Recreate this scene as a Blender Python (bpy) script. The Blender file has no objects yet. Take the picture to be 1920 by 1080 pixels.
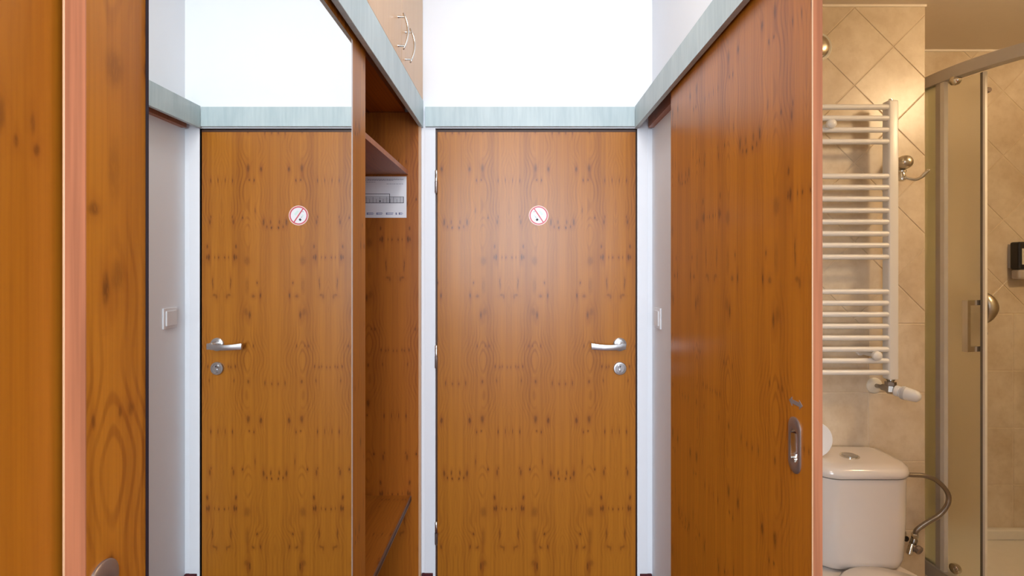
import bpy, bmesh, math, random
from mathutils import Vector, Matrix

random.seed(7)
scene = bpy.context.scene
COL = scene.collection
PI = math.pi

# ------------------------------------------------------------------ camera
F, CX, CY, H = 965.0, 969.0, 502.0, 1.38          # focal length / vanishing point in 1920x1080 pixels, eye height
cam = bpy.data.cameras.new('camera')
cam.sensor_fit = 'HORIZONTAL'
cam.sensor_width = 36.0
cam.lens = F / 1920.0 * 36.0
cam.shift_x = (960.0 - CX) / 1920.0
cam.shift_y = (CY - 540.0) / 1920.0
cam.clip_start = 0.02
cam_ob = bpy.data.objects.new('camera', cam)
cam_ob.location = (0, 0, H)
cam_ob.rotation_euler = (PI / 2, 0, 0)
COL.objects.link(cam_ob)
scene.camera = cam_ob

# ------------------------------------------------------------------ colour management, world, lights
scene.view_settings.view_transform = 'Standard'
scene.view_settings.look = 'None'
scene.view_settings.gamma = 1.0
scene.view_settings.use_curve_mapping = False
scene.view_settings.exposure = 0.08

world = bpy.data.worlds.new('world')
scene.world = world
world.use_nodes = True
world.node_tree.nodes['Background'].inputs[0].default_value = (0.75, 0.86, 1.0, 1)
world.node_tree.nodes['Background'].inputs[1].default_value = 0.6


def light(name, kind, loc, rot, energy, color, **kw):
    d = bpy.data.lights.new(name, kind)
    d.energy = energy
    d.color = color
    for k, v in kw.items():
        setattr(d, k, v)
    o = bpy.data.objects.new(name, d)
    o.location = loc
    o.rotation_euler = rot
    COL.objects.link(o)
    return o


# daylight entering by the bedroom window behind the camera
light('window_daylight', 'AREA', (-0.3, -4.22, 1.86), (PI / 2, 0, 0), 335.0, (0.80, 0.90, 1.0),
      shape='RECTANGLE', size=3.8, size_y=1.54)
# added light behind the camera, standing in for flash bounced off the ceiling
light('bounce_flash', 'POINT', (-0.14, -0.75, 2.50), (0, 0, 0), 30.0, (1.0, 0.985, 0.965), shadow_soft_size=0.22)
# added ceiling-bounce fill above the hall, brightens its side walls
light('hall_fill', 'AREA', (0.07, 1.25, 2.73), (0, 0, 0), 5.2, (1.0, 0.985, 0.96), shape='DISK', size=0.32)
# warm bathroom ceiling lamp
light('bathroom_lamp', 'POINT', (2.02, 1.02, 2.20), (0, 0, 0), 23.0, (1.0, 0.735, 0.43), shadow_soft_size=0.09)

# ------------------------------------------------------------------ node helpers
class S:
    """socket wrapper with arithmetic that builds Math nodes"""
    def __init__(self, nt, sock):
        self.nt, self.s = nt, sock
    def _m(self, op, *args):
        n = self.nt.nodes.new('ShaderNodeMath')
        n.operation = op
        for i, a in enumerate((self,) + args):
            if isinstance(a, S):
                self.nt.links.new(a.s, n.inputs[i])
            else:
                n.inputs[i].default_value = a
        return S(self.nt, n.outputs[0])
    def __add__(self, o): return self._m('ADD', o)
    def __sub__(self, o): return self._m('SUBTRACT', o)
    def __mul__(self, o): return self._m('MULTIPLY', o)
    def __radd__(self, o): return self._m('ADD', o)
    def __rmul__(self, o): return self._m('MULTIPLY', o)
    def sin(self): return self._m('SINE')
    def abs(self): return self._m('ABSOLUTE')
    def sqrt(self): return self._m('SQRT')
    def pow(self, p): return self._m('POWER', p)
    def max(self, o): return self._m('MAXIMUM', o)
    def ping(self, p): return self._m('PINGPONG', p)
    def wrap(self, hi, lo): return self._m('WRAP', hi, lo)
    def remap(self, a, b, c=0.0, d=1.0, smooth=True):
        n = self.nt.nodes.new('ShaderNodeMapRange')
        n.interpolation_type = 'SMOOTHSTEP' if smooth else 'LINEAR'
        self.nt.links.new(self.s, n.inputs[0])
        for i, v in enumerate((a, b, c, d)):
            n.inputs[i + 1].default_value = v
        return S(self.nt, n.outputs[0])


def combine(nt, x, y, z=0.0):
    n = nt.nodes.new('ShaderNodeCombineXYZ')
    for i, a in enumerate((x, y, z)):
        if isinstance(a, S):
            nt.links.new(a.s, n.inputs[i])
        else:
            n.inputs[i].default_value = a
    return S(nt, n.outputs[0])


def noise(nt, vec, scale=1.0, detail=2.0, rough=0.5):
    n = nt.nodes.new('ShaderNodeTexNoise')
    nt.links.new(vec.s, n.inputs['Vector'])
    n.inputs['Scale'].default_value = scale
    n.inputs['Detail'].default_value = detail
    n.inputs['Roughness'].default_value = rough
    return S(nt, n.outputs[0])


def mixc(nt, fac, a, b):
    n = nt.nodes.new('ShaderNodeMix')
    n.data_type = 'RGBA'
    if isinstance(fac, S):
        nt.links.new(fac.s, n.inputs[0])
    else:
        n.inputs[0].default_value = fac
    for idx, v in ((6, a), (7, b)):
        if isinstance(v, S):
            nt.links.new(v.s, n.inputs[idx])
        else:
            n.inputs[idx].default_value = (*v, 1) if len(v) == 3 else v
    return S(nt, n.outputs[2])


def new_mat(name):
    m = bpy.data.materials.new(name)
    m.use_nodes = True
    nt = m.node_tree
    return m, nt, nt.nodes['Principled BSDF']


def bump(nt, bsdf, height, strength, dist):
    b = nt.nodes.new('ShaderNodeBump')
    b.inputs['Strength'].default_value = strength
    b.inputs['Distance'].default_value = dist
    nt.links.new(height.s, b.inputs['Height'])
    nt.links.new(b.outputs[0], bsdf.inputs['Normal'])


def position(nt):
    g = nt.nodes.new('ShaderNodeNewGeometry')
    s = nt.nodes.new('ShaderNodeSeparateXYZ')
    nt.links.new(g.outputs['Position'], s.inputs[0])
    return S(nt, g.outputs['Position']), [S(nt, s.outputs[i]) for i in range(3)]


def plain(name, color, rough=0.5, metal=0.0, var=0.04, scale=30.0, bmp=0.0, spec=0.5, coat=0.0):
    """plain surface with a faint procedural variation"""
    m, nt, b = new_mat(name)
    p, _ = position(nt)
    n = noise(nt, p, scale, 3.0)
    c = mixc(nt, n, tuple(max(0, v * (1 - var)) for v in color), tuple(min(1, v * (1 + var)) for v in color))
    nt.links.new(c.s, b.inputs['Base Color'])
    b.inputs['Roughness'].default_value = rough
    b.inputs['Metallic'].default_value = metal
    b.inputs['Specular IOR Level'].default_value = spec
    b.inputs['Coat Weight'].default_value = coat
    if bmp:
        bump(nt, b, noise(nt, p, scale * 6, 2.0), bmp, 0.002)
    return m


# knots of the laminate: (u, v, half width, half height, strength); the print is mirrored every 0.227 m
KNOTS = [
    (.058, .957, .0022, .0035, .7), (.039, .957, .0018, .003, .6), (.028, .958, .0018, .003, .6), (.008, .957, .0018, .003, .6),
    (.113, .894, .003, .004, .7), (.052, .897, .002, .005, .6), (.184, .887, .002, .005, .8), (.214, .887, .0018, .005, .7),
    (.113, .735, .0035, .007, .7), (.167, .728, .003, .006, .9),
    (.138, .682, .002, .005, .9), (.1176, .684, .002, .0035, .9), (.046, .68, .002, .006, .9), (.015, .682, .0018, .006, .8),
    (.1426, .553, .0016, .006, .7), (.089, .521, .002, .003, .9), (.179, .505, .003, .007, .8), (.209, .505, .002, .006, .8),
    (.050, .507, .0024, .005, .7), (.045, .525, .0016, .003, .6), (.213, .482, .0026, .0035, 1.), (.192, .483, .002, .0045, .9),
    (.061, .400, .0022, .005, .8), (.063, .355, .002, .0045, .9), (.054, .354, .0026, .006, .9), (.030, .355, .0014, .004, .7),
    (.013, .354, .0016, .003, .8), (.108, .339, .011, .017, .42), (.108, .235, .007, .03, .3),
    (.151, .246, .0016, .003, .9), (.038, .244, .0024, .012, .7), (.165, .191, .0018, .007, .9), (.135, .190, .006, .006, .6),
    (.030, .192, .007, .005, .5), (.022, .186, .004, .006, .5), (.119, .107, .0024, .008, .8), (.104, .122, .008, .012, .4),
    (.134, 1.044, .002, .005, .6), (.100, 1.046, .002, .005, .6), (.085, 1.046, .003, .005, .5),
]


def knot_group():
    g = bpy.data.node_groups.new('laminate_knots', 'ShaderNodeTree')
    g.interface.new_socket('uv', in_out='INPUT', socket_type='NodeSocketVector')
    g.interface.new_socket('mask', in_out='OUTPUT', socket_type='NodeSocketFloat')
    gi, go = g.nodes.new('NodeGroupInput'), g.nodes.new('NodeGroupOutput')
    g.interface.new_socket('halo', in_out='OUTPUT', socket_type='NodeSocketFloat')
    acc = acc2 = None
    rk = random.Random(11)
    for (u, v, ru, rv, st) in KNOTS:
        if ru < 0.005:
            k = rk.uniform(0.8, 1.5)
            ru, rv = ru * k, rv * rk.uniform(1.1, 2.2)
        a = g.nodes.new('ShaderNodeVectorMath'); a.operation = 'SUBTRACT'
        g.links.new(gi.outputs[0], a.inputs[0]); a.inputs[1].default_value = (u, v, 0)
        b = g.nodes.new('ShaderNodeVectorMath'); b.operation = 'MULTIPLY'
        g.links.new(a.outputs[0], b.inputs[0]); b.inputs[1].default_value = (1 / ru, 1 / rv, 0)
        c = g.nodes.new('ShaderNodeVectorMath'); c.operation = 'LENGTH'
        g.links.new(b.outputs[0], c.inputs[0])
        r = S(g, c.outputs['Value']).remap(1.7, 0.35, 0.0, st)
        acc = r if acc is None else acc.max(r)
        r2 = S(g, c.outputs['Value']).remap(4.6, 0.5, 0.0, st)
        acc2 = r2 if acc2 is None else acc2.max(r2)
    g.links.new(acc.s, go.inputs[0])
    g.links.new(acc2.s, go.inputs[1])
    return g


KG = knot_group()
PERIOD = 0.22725


def wood(name, ua='X', va='Z', u0=0.0, v0=0.0, light_c=(0.475, 0.170, 0.013), dark_c=(0.21, 0.055, 0.004), rough=0.34,
         knots=1.0, fine=1.0, spec=0.5, ksize=1.0):
    """knotty cherry laminate, grain along va"""
    m, nt, b = new_mat(name)
    _, ax = position(nt)
    U = ax['XYZ'.index(ua)] - u0
    Z = ax['XYZ'.index(va)] - v0
    u = U.ping(PERIOD)
    v = Z.wrap(1.13, 0.06)
    warp = noise(nt, combine(nt, u * 8.0, Z * 2.6), 1.0, 3.0) - 0.5
    warp2 = noise(nt, combine(nt, u * 60.0, Z * 16.0), 1.0, 2.0) - 0.5
    uw = u + warp * 0.035 + warp2 * 0.003
    du = uw - 0.11
    G = (du * du + 0.00018).sqrt() * 78.0
    hv = (Z * (2 * PI / 0.178) + 0.9).sin() * 0.55 + (Z * (2 * PI / 0.535)).sin() * 1.0 + warp * 2.4
    ring = ((G + hv) * (2 * PI)).sin().remap(-0.1, 1.0)
    amp = noise(nt, combine(nt, u * 20.0, Z * 2.6, 3.0), 1.0, 2.0).remap(0.38, 0.68, 0.0, 1.0)
    near = du.abs().remap(0.07, 0.02, 0.5, 1.0)
    streak = noise(nt, combine(nt, u * 300.0, Z * 4.0), 1.0, 2.0)
    mid = noise(nt, combine(nt, (u + warp * 0.02) * 75.0, Z * 1.3, 2.0), 1.0, 2.0)
    band = noise(nt, combine(nt, u * 20.0, Z * 0.9, 7.0), 1.0, 2.0)
    seam = (uw - 0.066).abs().remap(0.003, 0.0, 0.0, 0.30) * amp
    dark = ring * amp * near * 0.38 * fine + streak.remap(0.35, 0.75) * 0.20 + mid.remap(0.42, 0.72) * 0.20 + band.remap(0.35, 0.72) * 0.24 + seam + 0.04
    c = mixc(nt, dark, light_c, dark_c)
    if knots:
        uvk = combine(nt, u + warp2 * 0.007, v + warp2 * 0.016)
        gn = nt.nodes.new('ShaderNodeGroup'); gn.node_tree = KG
        nt.links.new(uvk.s, gn.inputs[0])
        brk = noise(nt, combine(nt, u * 420.0, Z * 90.0, 5.0), 1.0, 1.0).remap(0.3, 0.5, 0.6, 1.0)
        c = mixc(nt, S(nt, gn.outputs[1]) * (0.40 * knots), c, (0.22, 0.05, 0.006))
        c = mixc(nt, S(nt, gn.outputs[0]) * brk * (0.82 * knots), c, (0.062, 0.016, 0.003))
    nt.links.new(c.s, b.inputs['Base Color'])
    b.inputs['Roughness'].default_value = rough
    b.inputs['Specular IOR Level'].default_value = spec
    bump(nt, b, streak, 0.03, 0.0004)
    return m


def edge_band(name, color=(0.43, 0.158, 0.075)):
    m, nt, b = new_mat(name)
    _, (x, y, z) = position(nt)
    n = noise(nt, combine(nt, x * 180.0, y * 180.0, z * 4.0), 1.0, 2.0)
    c = mixc(nt, n.remap(0.3, 0.75), color, tuple(v * 0.72 for v in color))
    nt.links.new(c.s, b.inputs['Base Color'])
    b.inputs['Roughness'].default_value = 0.4
    return m


def teal_mat(name, ua):
    m, nt, b = new_mat(name)
    _, ax = position(nt)
    U, Z = ax['XYZ'.index(ua)], ax[2]
    n1 = noise(nt, combine(nt, U * 70.0, Z * 6.0), 1.0, 3.0, 0.6)
    n2 = noise(nt, combine(nt, U * 9.0, Z * 2.0), 1.0, 2.0)
    c = mixc(nt, n1.remap(0.3, 0.75) * 0.55 + n2.remap(0.35, 0.7) * 0.4, (0.52, 0.62, 0.635), (0.385, 0.49, 0.52))
    nt.links.new(c.s, b.inputs['Base Color'])
    b.inputs['Roughness'].default_value = 0.42
    return m


def tile_mat(name):
    m, nt, b = new_mat(name)
    p, _ = position(nt)
    oi = nt.nodes.new('ShaderNodeObjectInfo')
    rnd = S(nt, oi.outputs['Random'])
    n1 = noise(nt, p, 5.0, 5.0, 0.6)
    n2 = noise(nt, p, 16.0, 5.0, 0.65)
    f = n1.remap(0.3, 0.7) * 0.55 + n2.remap(0.35, 0.7) * 0.3 + rnd * 0.15
    f = f + noise(nt, p, 34.0, 3.0, 0.6).remap(0.45, 0.75) * 0.18
    c = mixc(nt, f, (0.76, 0.655, 0.52), (0.555, 0.435, 0.30))
    nt.links.new(c.s, b.inputs['Base Color'])
    b.inputs['Roughness'].default_value = 0.3
    bump(nt, b, n2, 0.05, 0.001)
    return m


def glass_mat(name, color, rough):
    m, nt, b = new_mat(name)
    p, _ = position(nt)
    n = noise(nt, p, 140.0, 2.0)
    b.inputs['Base Color'].default_value = (*color, 1)
    b.inputs['Transmission Weight'].default_value = 1.0
    b.inputs['Roughness'].default_value = rough
    b.inputs['IOR'].default_value = 1.25
    bump(nt, b, n, 0.05, 0.001)
    return m


M = {}
M['wall'] = plain('white_paint', (0.855, 0.885, 0.93), 0.85, var=0.015, scale=8, bmp=0.06, spec=0.2)
M['frame'] = plain('frame_enamel', (0.84, 0.865, 0.91), 0.45, var=0.01)
M['ceil'] = plain('ceiling_paint', (0.87, 0.87, 0.86), 0.9, var=0.01)
M['bath_ceil'] = plain('bathroom_ceiling_paint', (0.80, 0.70, 0.58), 0.9, var=0.02)
M['carpet'] = plain('dark_red_carpet', (0.085, 0.012, 0.016), 0.95, var=0.35, scale=160, bmp=0.5)
M['bath_floor'] = plain('bathroom_floor_tile', (0.5, 0.4, 0.3), 0.4, var=0.1, scale=6)
M['door'] = wood('laminate_entrance_door', 'X', 'Z', (954.3 - 969) / 440.6, 0.0, rough=0.34, spec=0.45)
M['slide'] = wood('laminate_bathroom_door', 'Y', 'Z', 1.382, 0.095, light_c=(0.51, 0.170, 0.010), dark_c=(0.21, 0.050, 0.003), rough=0.3, spec=0.35)
M['mdoor'] = wood('laminate_mirror_door', 'Y', 'Z', 0.648, 0.18, light_c=(0.46, 0.168, 0.014), dark_c=(0.20, 0.052, 0.004), rough=0.34, spec=0.35, fine=1.1)
M['rdoor'] = wood('laminate_wardrobe_door', 'Y', 'Z', 0.27, -0.06, light_c=(0.43, 0.150, 0.010), dark_c=(0.26, 0.076, 0.004), rough=0.4, spec=0.3, fine=0.4, knots=0.6)
M['carc'] = wood('laminate_niche_panel', 'X', 'Z', -0.512, 0.075, light_c=(0.43, 0.132, 0.011), dark_c=(0.20, 0.045, 0.004), rough=0.38, spec=0.35)
M['board'] = wood('laminate_boards', 'X', 'Y', -0.5, 0.1, light_c=(0.43, 0.145, 0.016), dark_c=(0.22, 0.058, 0.006), rough=0.4, spec=0.35)
M['upper'] = wood('laminate_upper_cabinet', 'Y', 'Z', 0.1, 0.0, light_c=(0.65, 0.40, 0.20), dark_c=(0.53, 0.29, 0.125), rough=0.3, knots=0.0, fine=0.4)  # paleness from gloss and light put into the laminate colours
M['edge'] = edge_band('edge_band_pink')
M['band_glint'] = plain('pale_band_glint', (0.62, 0.37, 0.21), 0.35)  # pale band colour, also the painted highlight along sliding door edges
M['darkedge'] = plain('dark_edge', (0.06, 0.022, 0.012), 0.5)
M['teal_x'] = teal_mat('teal_veneer_end', 'X')
M['teal_y'] = teal_mat('teal_veneer_side', 'Y')
M['mirror'] = plain('mirror_silver', (0.90, 0.92, 0.91), 0.0, 1.0, var=0.0)
M['mirroredge'] = plain('mirror_edge_dark', (0.012, 0.009, 0.014), 0.3)
M['steel'] = plain('brushed_steel', (0.58, 0.57, 0.57), 0.32, 1.0, var=0.06)
M['chrome'] = plain('chrome', (0.70, 0.68, 0.64), 0.12, 1.0, var=0.03)
M['dark_chrome'] = plain('dark_chrome', (0.36, 0.33, 0.30), 0.2, 1.0, var=0.05)
M['nickel'] = plain('satin_nickel', (0.62, 0.56, 0.46), 0.28, 1.0, var=0.03)
M['bronze'] = plain('brown_steel_pull', (0.36, 0.30, 0.275), 0.38, 0.85, var=0.05)
M['black'] = plain('black_plastic', (0.012, 0.011, 0.012), 0.4)
M['hole'] = plain('keyhole_dark', (0.02, 0.02, 0.022), 0.6)
M['white_plastic'] = plain('white_plastic', (0.80, 0.80, 0.82), 0.35)
M['enamel'] = plain('radiator_enamel', (0.78, 0.755, 0.73), 0.3, var=0.015)
M['cream'] = plain('cream_plastic', (0.77, 0.72, 0.62), 0.4)
M['ceramic'] = plain('white_ceramic', (0.70, 0.64, 0.605), 0.13, var=0.012, coat=0.3)
M['paper'] = plain('white_paper', (0.80, 0.80, 0.83), 0.8, var=0.02)
M['ink'] = plain('black_ink', (0.03, 0.03, 0.04), 0.8)
M['inkgrey'] = plain('grey_ink', (0.36, 0.36, 0.42), 0.8)
M['inkblue'] = plain('blue_ink', (0.22, 0.24, 0.42), 0.8)
M['inkfill'] = plain('pale_grey_ink', (0.55, 0.55, 0.58), 0.8)
M['red'] = plain('sign_red', (0.62, 0.06, 0.09), 0.4)
M['pink'] = plain('sign_pale_rim', (0.86, 0.62, 0.55), 0.4)
M['signwhite'] = plain('sign_white', (0.85, 0.83, 0.86), 0.4)
M['signgreen'] = plain('sign_pale_green', (0.66, 0.82, 0.76), 0.4)
M['arrow'] = plain('grey_sticker', (0.22, 0.18, 0.17), 0.45)
M['tile'] = tile_mat('beige_marbled_tile')
M['grout'] = plain('grout', (0.70, 0.58, 0.43), 0.9)
M['grout_b'] = plain('bathroom_wall_plain', (0.66, 0.55, 0.41), 0.6)
M['white_trim'] = plain('pale_caulk', (0.84, 0.76, 0.66), 0.5)
M['alu'] = plain('satin_aluminium', (0.60, 0.575, 0.56), 0.42, 0.25, var=0.03)
M['alu_white'] = plain('white_profile', (0.88, 0.86, 0.83), 0.4)
M['glass'] = glass_mat('frosted_glass', (0.93, 0.92, 0.86), 0.38)
M['glass_g'] = glass_mat('frosted_glass_greenish', (0.80, 0.84, 0.70), 0.38)
M['seal'] = plain('grey_seal', (0.20, 0.175, 0.14), 0.5)
M['acryl'] = plain('tray_acrylic', (0.78, 0.74, 0.68), 0.25)
M['hose'] = plain('braided_steel', (0.33, 0.29, 0.255), 0.35, 0.9, var=0.35, scale=900)
M['label'] = plain('cream_label', (0.62, 0.58, 0.48), 0.6)
M['clear'] = plain('grey_clear_plastic', (0.42, 0.37, 0.34), 0.25)

# ------------------------------------------------------------------ mesh helpers (world coordinates)
def box(bm, x0, x1, y0, y1, z0, z1, bev=0.0, seg=2):
    vs = [bm.verts.new((x, y, z)) for x in (x0, x1) for y in (y0, y1) for z in (z0, z1)]
    fs = [bm.faces.new([vs[i] for i in q]) for q in
          ((0, 1, 3, 2), (4, 6, 7, 5), (0, 4, 5, 1), (2, 3, 7, 6), (0, 2, 6, 4), (1, 5, 7, 3))]
    if bev:
        es = list({e for f in fs for e in f.edges})
        bmesh.ops.bevel(bm, geom=es, offset=bev, segments=seg, affect='EDGES', profile=0.5)
    return bm


def bx(*a, **k):
    return box(bmesh.new(), *a, **k)


def boxes(lst):
    bm = bmesh.new()
    for a in lst:
        box(bm, *a)
    return bm


def loft(bm, rings, cap0=True, cap1=True, closed=True):
    vr = [[bm.verts.new(p) for p in r] for r in rings]
    n = len(vr[0])
    for a, b in zip(vr, vr[1:]):
        for i in range(n if closed else n - 1):
            j = (i + 1) % n
            bm.faces.new((a[i], a[j], b[j], b[i]))
    if cap0:
        bm.faces.new(list(reversed(vr[0])))
    if cap1:
        bm.faces.new(vr[-1])
    return bm


def frame_of(axis):
    w = Vector(axis).normalized()
    t = Vector((0, 0, 1)) if abs(w.z) < 0.9 else Vector((1, 0, 0))
    a = t.cross(w).normalized()
    return a, w.cross(a).normalized(), w


def lathe(bm, origin, axis, prof, n=24):
    """prof: list of (radius, distance along axis)"""
    a, b, w = frame_of(axis)
    o = Vector(origin)
    rings = [[o + w * t + (a * math.cos(2 * PI * i / n) + b * math.sin(2 * PI * i / n)) * max(r, 1e-5) for i in range(n)] for r, t in prof]
    return loft(bm, rings)


def smooth_path(pts, k=6):
    P = [Vector(p) for p in pts]
    P = [P[0] * 2 - P[1]] + P + [P[-1] * 2 - P[-2]]
    out = []
    for i in range(1, len(P) - 2):
        for s in range(k):
            t = s / k
            a, b, c, d = P[i - 1:i + 3]
            out.append(0.5 * ((2 * b) + (c - a) * t + (2 * a - 5 * b + 4 * c - d) * t * t + (3 * b - a - 3 * c + d) * t ** 3))
    out.append(P[-2])
    return out


def tube(bm, pts, r, n=12):
    P = [Vector(p) for p in pts]
    rr = r if isinstance(r, (list, tuple)) else [r] * len(P)
    rings = []
    a = None
    for i, p in enumerate(P):
        t = (P[min(i + 1, len(P) - 1)] - P[max(i - 1, 0)]).normalized()
        if a is None:
            a, b, _ = frame_of(t)
        a = (a - t * a.dot(t)).normalized()
        b = t.cross(a)
        rings.append([p + (a * math.cos(2 * PI * k / n) + b * math.sin(2 * PI * k / n)) * rr[i] for k in range(n)])
    return loft(bm, rings)


def root_loc(o):
    v = Vector((0, 0, 0))
    while o:
        v += o.location
        o = o.parent
    return v


def obj(name, bm, mat, parent=None, smooth=None):
    """one mesh object out of world-space geometry"""
    bmesh.ops.recalc_face_normals(bm, faces=bm.faces[:])
    xs = [v.co for v in bm.verts]
    if parent is None:
        L = Vector(((min(v.x for v in xs) + max(v.x for v in xs)) / 2, (min(v.y for v in xs) + max(v.y for v in xs)) / 2, min(v.z for v in xs)))
        loc = L
    else:
        L = root_loc(parent)
        loc = Vector((0, 0, 0))
    bmesh.ops.translate(bm, verts=bm.verts[:], vec=-L)
    me = bpy.data.meshes.new(name)
    bm.to_mesh(me)
    bm.free()
    mats = mat if isinstance(mat, (list, tuple)) else [mat]
    for k in mats:
        me.materials.append(M[k])
    o = bpy.data.objects.new(name, me)
    COL.objects.link(o)
    o.location = loc
    if parent is not None:
        o.parent = parent
    if smooth:
        for p in me.polygons:
            p.use_smooth = True
        if smooth != 'all':
            me.set_sharp_from_angle(angle=math.radians(smooth))
    return o


def tag(o, label=None, cat=None, group=None, kind=None):
    for k, v in (('label', label), ('category', cat), ('group', group), ('kind', kind)):
        if v:
            o[k] = v
    return o


def struct(name, bm, mat, label, cat, smooth=None):
    return tag(obj(name, bm, mat, None, smooth), label, cat, None, 'structure')


def thing(name, loc, label, cat, group=None, kind=None):
    o = bpy.data.objects.new(name, None)
    o.empty_display_size = 0.05
    o.location = loc
    COL.objects.link(o)
    return tag(o, label, cat, group, kind)


def PX(px, y): return (px - CX) * y / F
def PZ(py, y): return H - (py - CY) * y / F


# ------------------------------------------------------------------ the setting
D = 2.19                      # entrance wall
XR = 0.576                    # right wall of the hall
YB = 1.87                     # tiled bathroom wall with the radiator
YS = 2.255                    # tiled wall inside the shower
XC = PX(1735, YB)             # corner where the radiator wall ends
ZB = 2.335                    # bathroom ceiling

struct('floor', boxes([(-3.1, XR + 0.05, -4.4, 2.3, -0.1, 0.0), (XR + 0.05, 2.75, -4.4, -0.55, -0.1, 0.0)]), 'carpet',
       'dark red carpet floor of the entrance hall', 'floor')
struct('floor_bathroom', bx(XR + 0.05, 2.75, -0.55, 2.4, -0.1, 0.0), 'bath_floor', 'beige tiled bathroom floor under the toilet', 'floor')
struct('ceiling', bx(-3.1, 2.75, -4.4, 2.4, 2.75, 2.85), 'ceil', 'white ceiling above the entrance hall', 'ceiling')
struct('ceiling_bathroom', bx(0.676, 2.6, -0.5, 2.35, ZB, ZB + 0.06), 'bath_ceil', 'beige bathroom ceiling above shower and radiator', 'ceiling')
struct('wall_end', boxes([(-1.12, -0.347, D, 2.29, 0, 2.75), (0.512, 0.676, D, 2.29, 0, 2.75), (-0.347, 0.512, D, 2.29, 1.972, 2.75)]),
       'wall', 'white painted end wall around the entrance door', 'wall')
struct('wall_right', boxes([(XR, 0.676, 1.22, D, 0, 2.75), (XR, 0.676, -0.5, 0.38, 0, 2.75), (XR, 0.676, 0.38, 1.22, 2.0, 2.75)]),
       'wall', 'white right wall of the hall with the bathroom doorway', 'wall')
struct('wall_left', bx(-1.12, -1.02, -0.5, D, 0, 2.75), 'wall', 'white left wall behind the built-in wardrobe', 'wall')
struct('wall_bedroom', boxes([(-3.1, -1.02, -0.6, -0.5, 0, 2.75), (XR, 2.75, -0.6, -0.5, 0, 2.75), (-3.2, -3.1, -4.4, -0.5, 0, 2.75),
                              (2.75, 2.85, -4.4, -0.5, 0, 2.75)]), 'wall', 'white bedroom walls behind the viewpoint', 'wall')
struct('wall_back', boxes([(-3.1, -2.2, -4.4, -4.3, 0, 2.75), (1.6, 2.75, -4.4, -4.3, 0, 2.75), (-2.2, 1.6, -4.4, -4.3, 0, 1.05), (-2.2, 1.6, -4.4, -4.3, 2.67, 2.75)]),
       'wall', 'white bedroom wall with the window behind the viewpoint', 'wall')

# tiled bathroom walls: every tile a piece of its own
def clip(poly, inside, cut):
    out = []
    for i in range(len(poly)):
        a, b = poly[i - 1], poly[i]
        ia, ib = inside(a), inside(b)
        if ia != ib:
            out.append(cut(a, b))
        if ib:
            out.append(b)
    return out


def clip_rect(poly, x0, x1, z0, z1):
    for k, lim, sg in ((0, x0, 1), (0, x1, -1), (1, z0, 1), (1, z1, -1)):
        if len(poly) < 3:
            return []
        def cut(a, b, k=k, lim=lim):
            t = (lim - a[k]) / (b[k] - a[k])
            return (a[0] + (b[0] - a[0]) * t, a[1] + (b[1] - a[1]) * t)
        poly = clip(poly, lambda p, k=k, lim=lim, sg=sg: (p[k] - lim) * sg >= -1e-9, cut)
    return poly


def inset(poly, d):
    n = len(poly)
    area = sum(poly[i - 1][0] * poly[i][1] - poly[i][0] * poly[i - 1][1] for i in range(n))
    if area < 0:
        poly = poly[::-1]
    out = []
    for i in range(n):
        p0, p1, p2 = Vector(poly[i - 1]), Vector(poly[i]), Vector(poly[(i + 1) % n])
        e1, e2 = (p1 - p0).normalized(), (p2 - p1).normalized()
        n1, n2 = Vector((-e1.y, e1.x)), Vector((-e2.y, e2.x))
        k = (n1 + n2) / max(0.3, 1 + n1.dot(n2))
        out.append(p1 + k * d)
    return out


def add_tile(parent, poly, y, gap):
    q = []
    for p in poly:
        if not q or (abs(p[0] - q[-1][0]) + abs(p[1] - q[-1][1])) > 1e-4:
            q.append(p)
    if len(q) > 1 and abs(q[0][0] - q[-1][0]) + abs(q[0][1] - q[-1][1]) < 1e-4:
        q.pop()
    if len(q) < 3:
        return
    n = len(q)
    if abs(sum(q[i - 1][0] * q[i][1] - q[i][0] * q[i - 1][1] for i in range(n))) / 2 < 4e-4:
        return
    a, b = inset(q, gap), inset(q, gap + 0.0016)
    bm = bmesh.new()
    loft(bm, [[(p.x, y + 0.004, p.y) for p in a], [(p.x, y + 0.0012, p.y) for p in a], [(p.x, y, p.y) for p in b]])
    obj('tile', bm, 'tile', parent)


def tiled(parent, x0, x1, y, zlow, zmid, ztop, dx, dz, cup, cdn, joints, gap=0.0014):
    # straight courses below zmid
    z = zmid
    row = 0
    while z - dz > zlow - dz:
        za, zb = max(zlow, z - dz), z
        vjoint = joints[min(row, len(joints) - 1)]
        j0 = vjoint + math.floor((x0 - vjoint) / dx) * dx
        x = j0
        while x < x1:
            a, b = max(x, x0), min(x + dx, x1)
            if b - a > 0.01:
                add_tile(parent, [(a, za), (b, za), (b, zb), (a, zb)], y, gap)
            x += dx
        z -= dz
        row += 1
        if z <= zlow:
            break
    # diamonds above: joints z-x = cup + k*s and z+x = cdn + k*s
    s = 0.2 * math.sqrt(2)
    for i in range(-14, 15):
        for j in range(-14, 15):
            c0, d0 = cup + i * s, cdn + j * s
            def corner(c, d): return ((d - c) / 2, (c + d) / 2)
            poly = [corner(c0, d0), corner(c0, d0 + s), corner(c0 + s, d0 + s), corner(c0 + s, d0)]
            poly = clip_rect(poly, x0, x1, zmid, ztop)
            if len(poly) >= 3:
                add_tile(parent, poly, y, gap)


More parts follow.
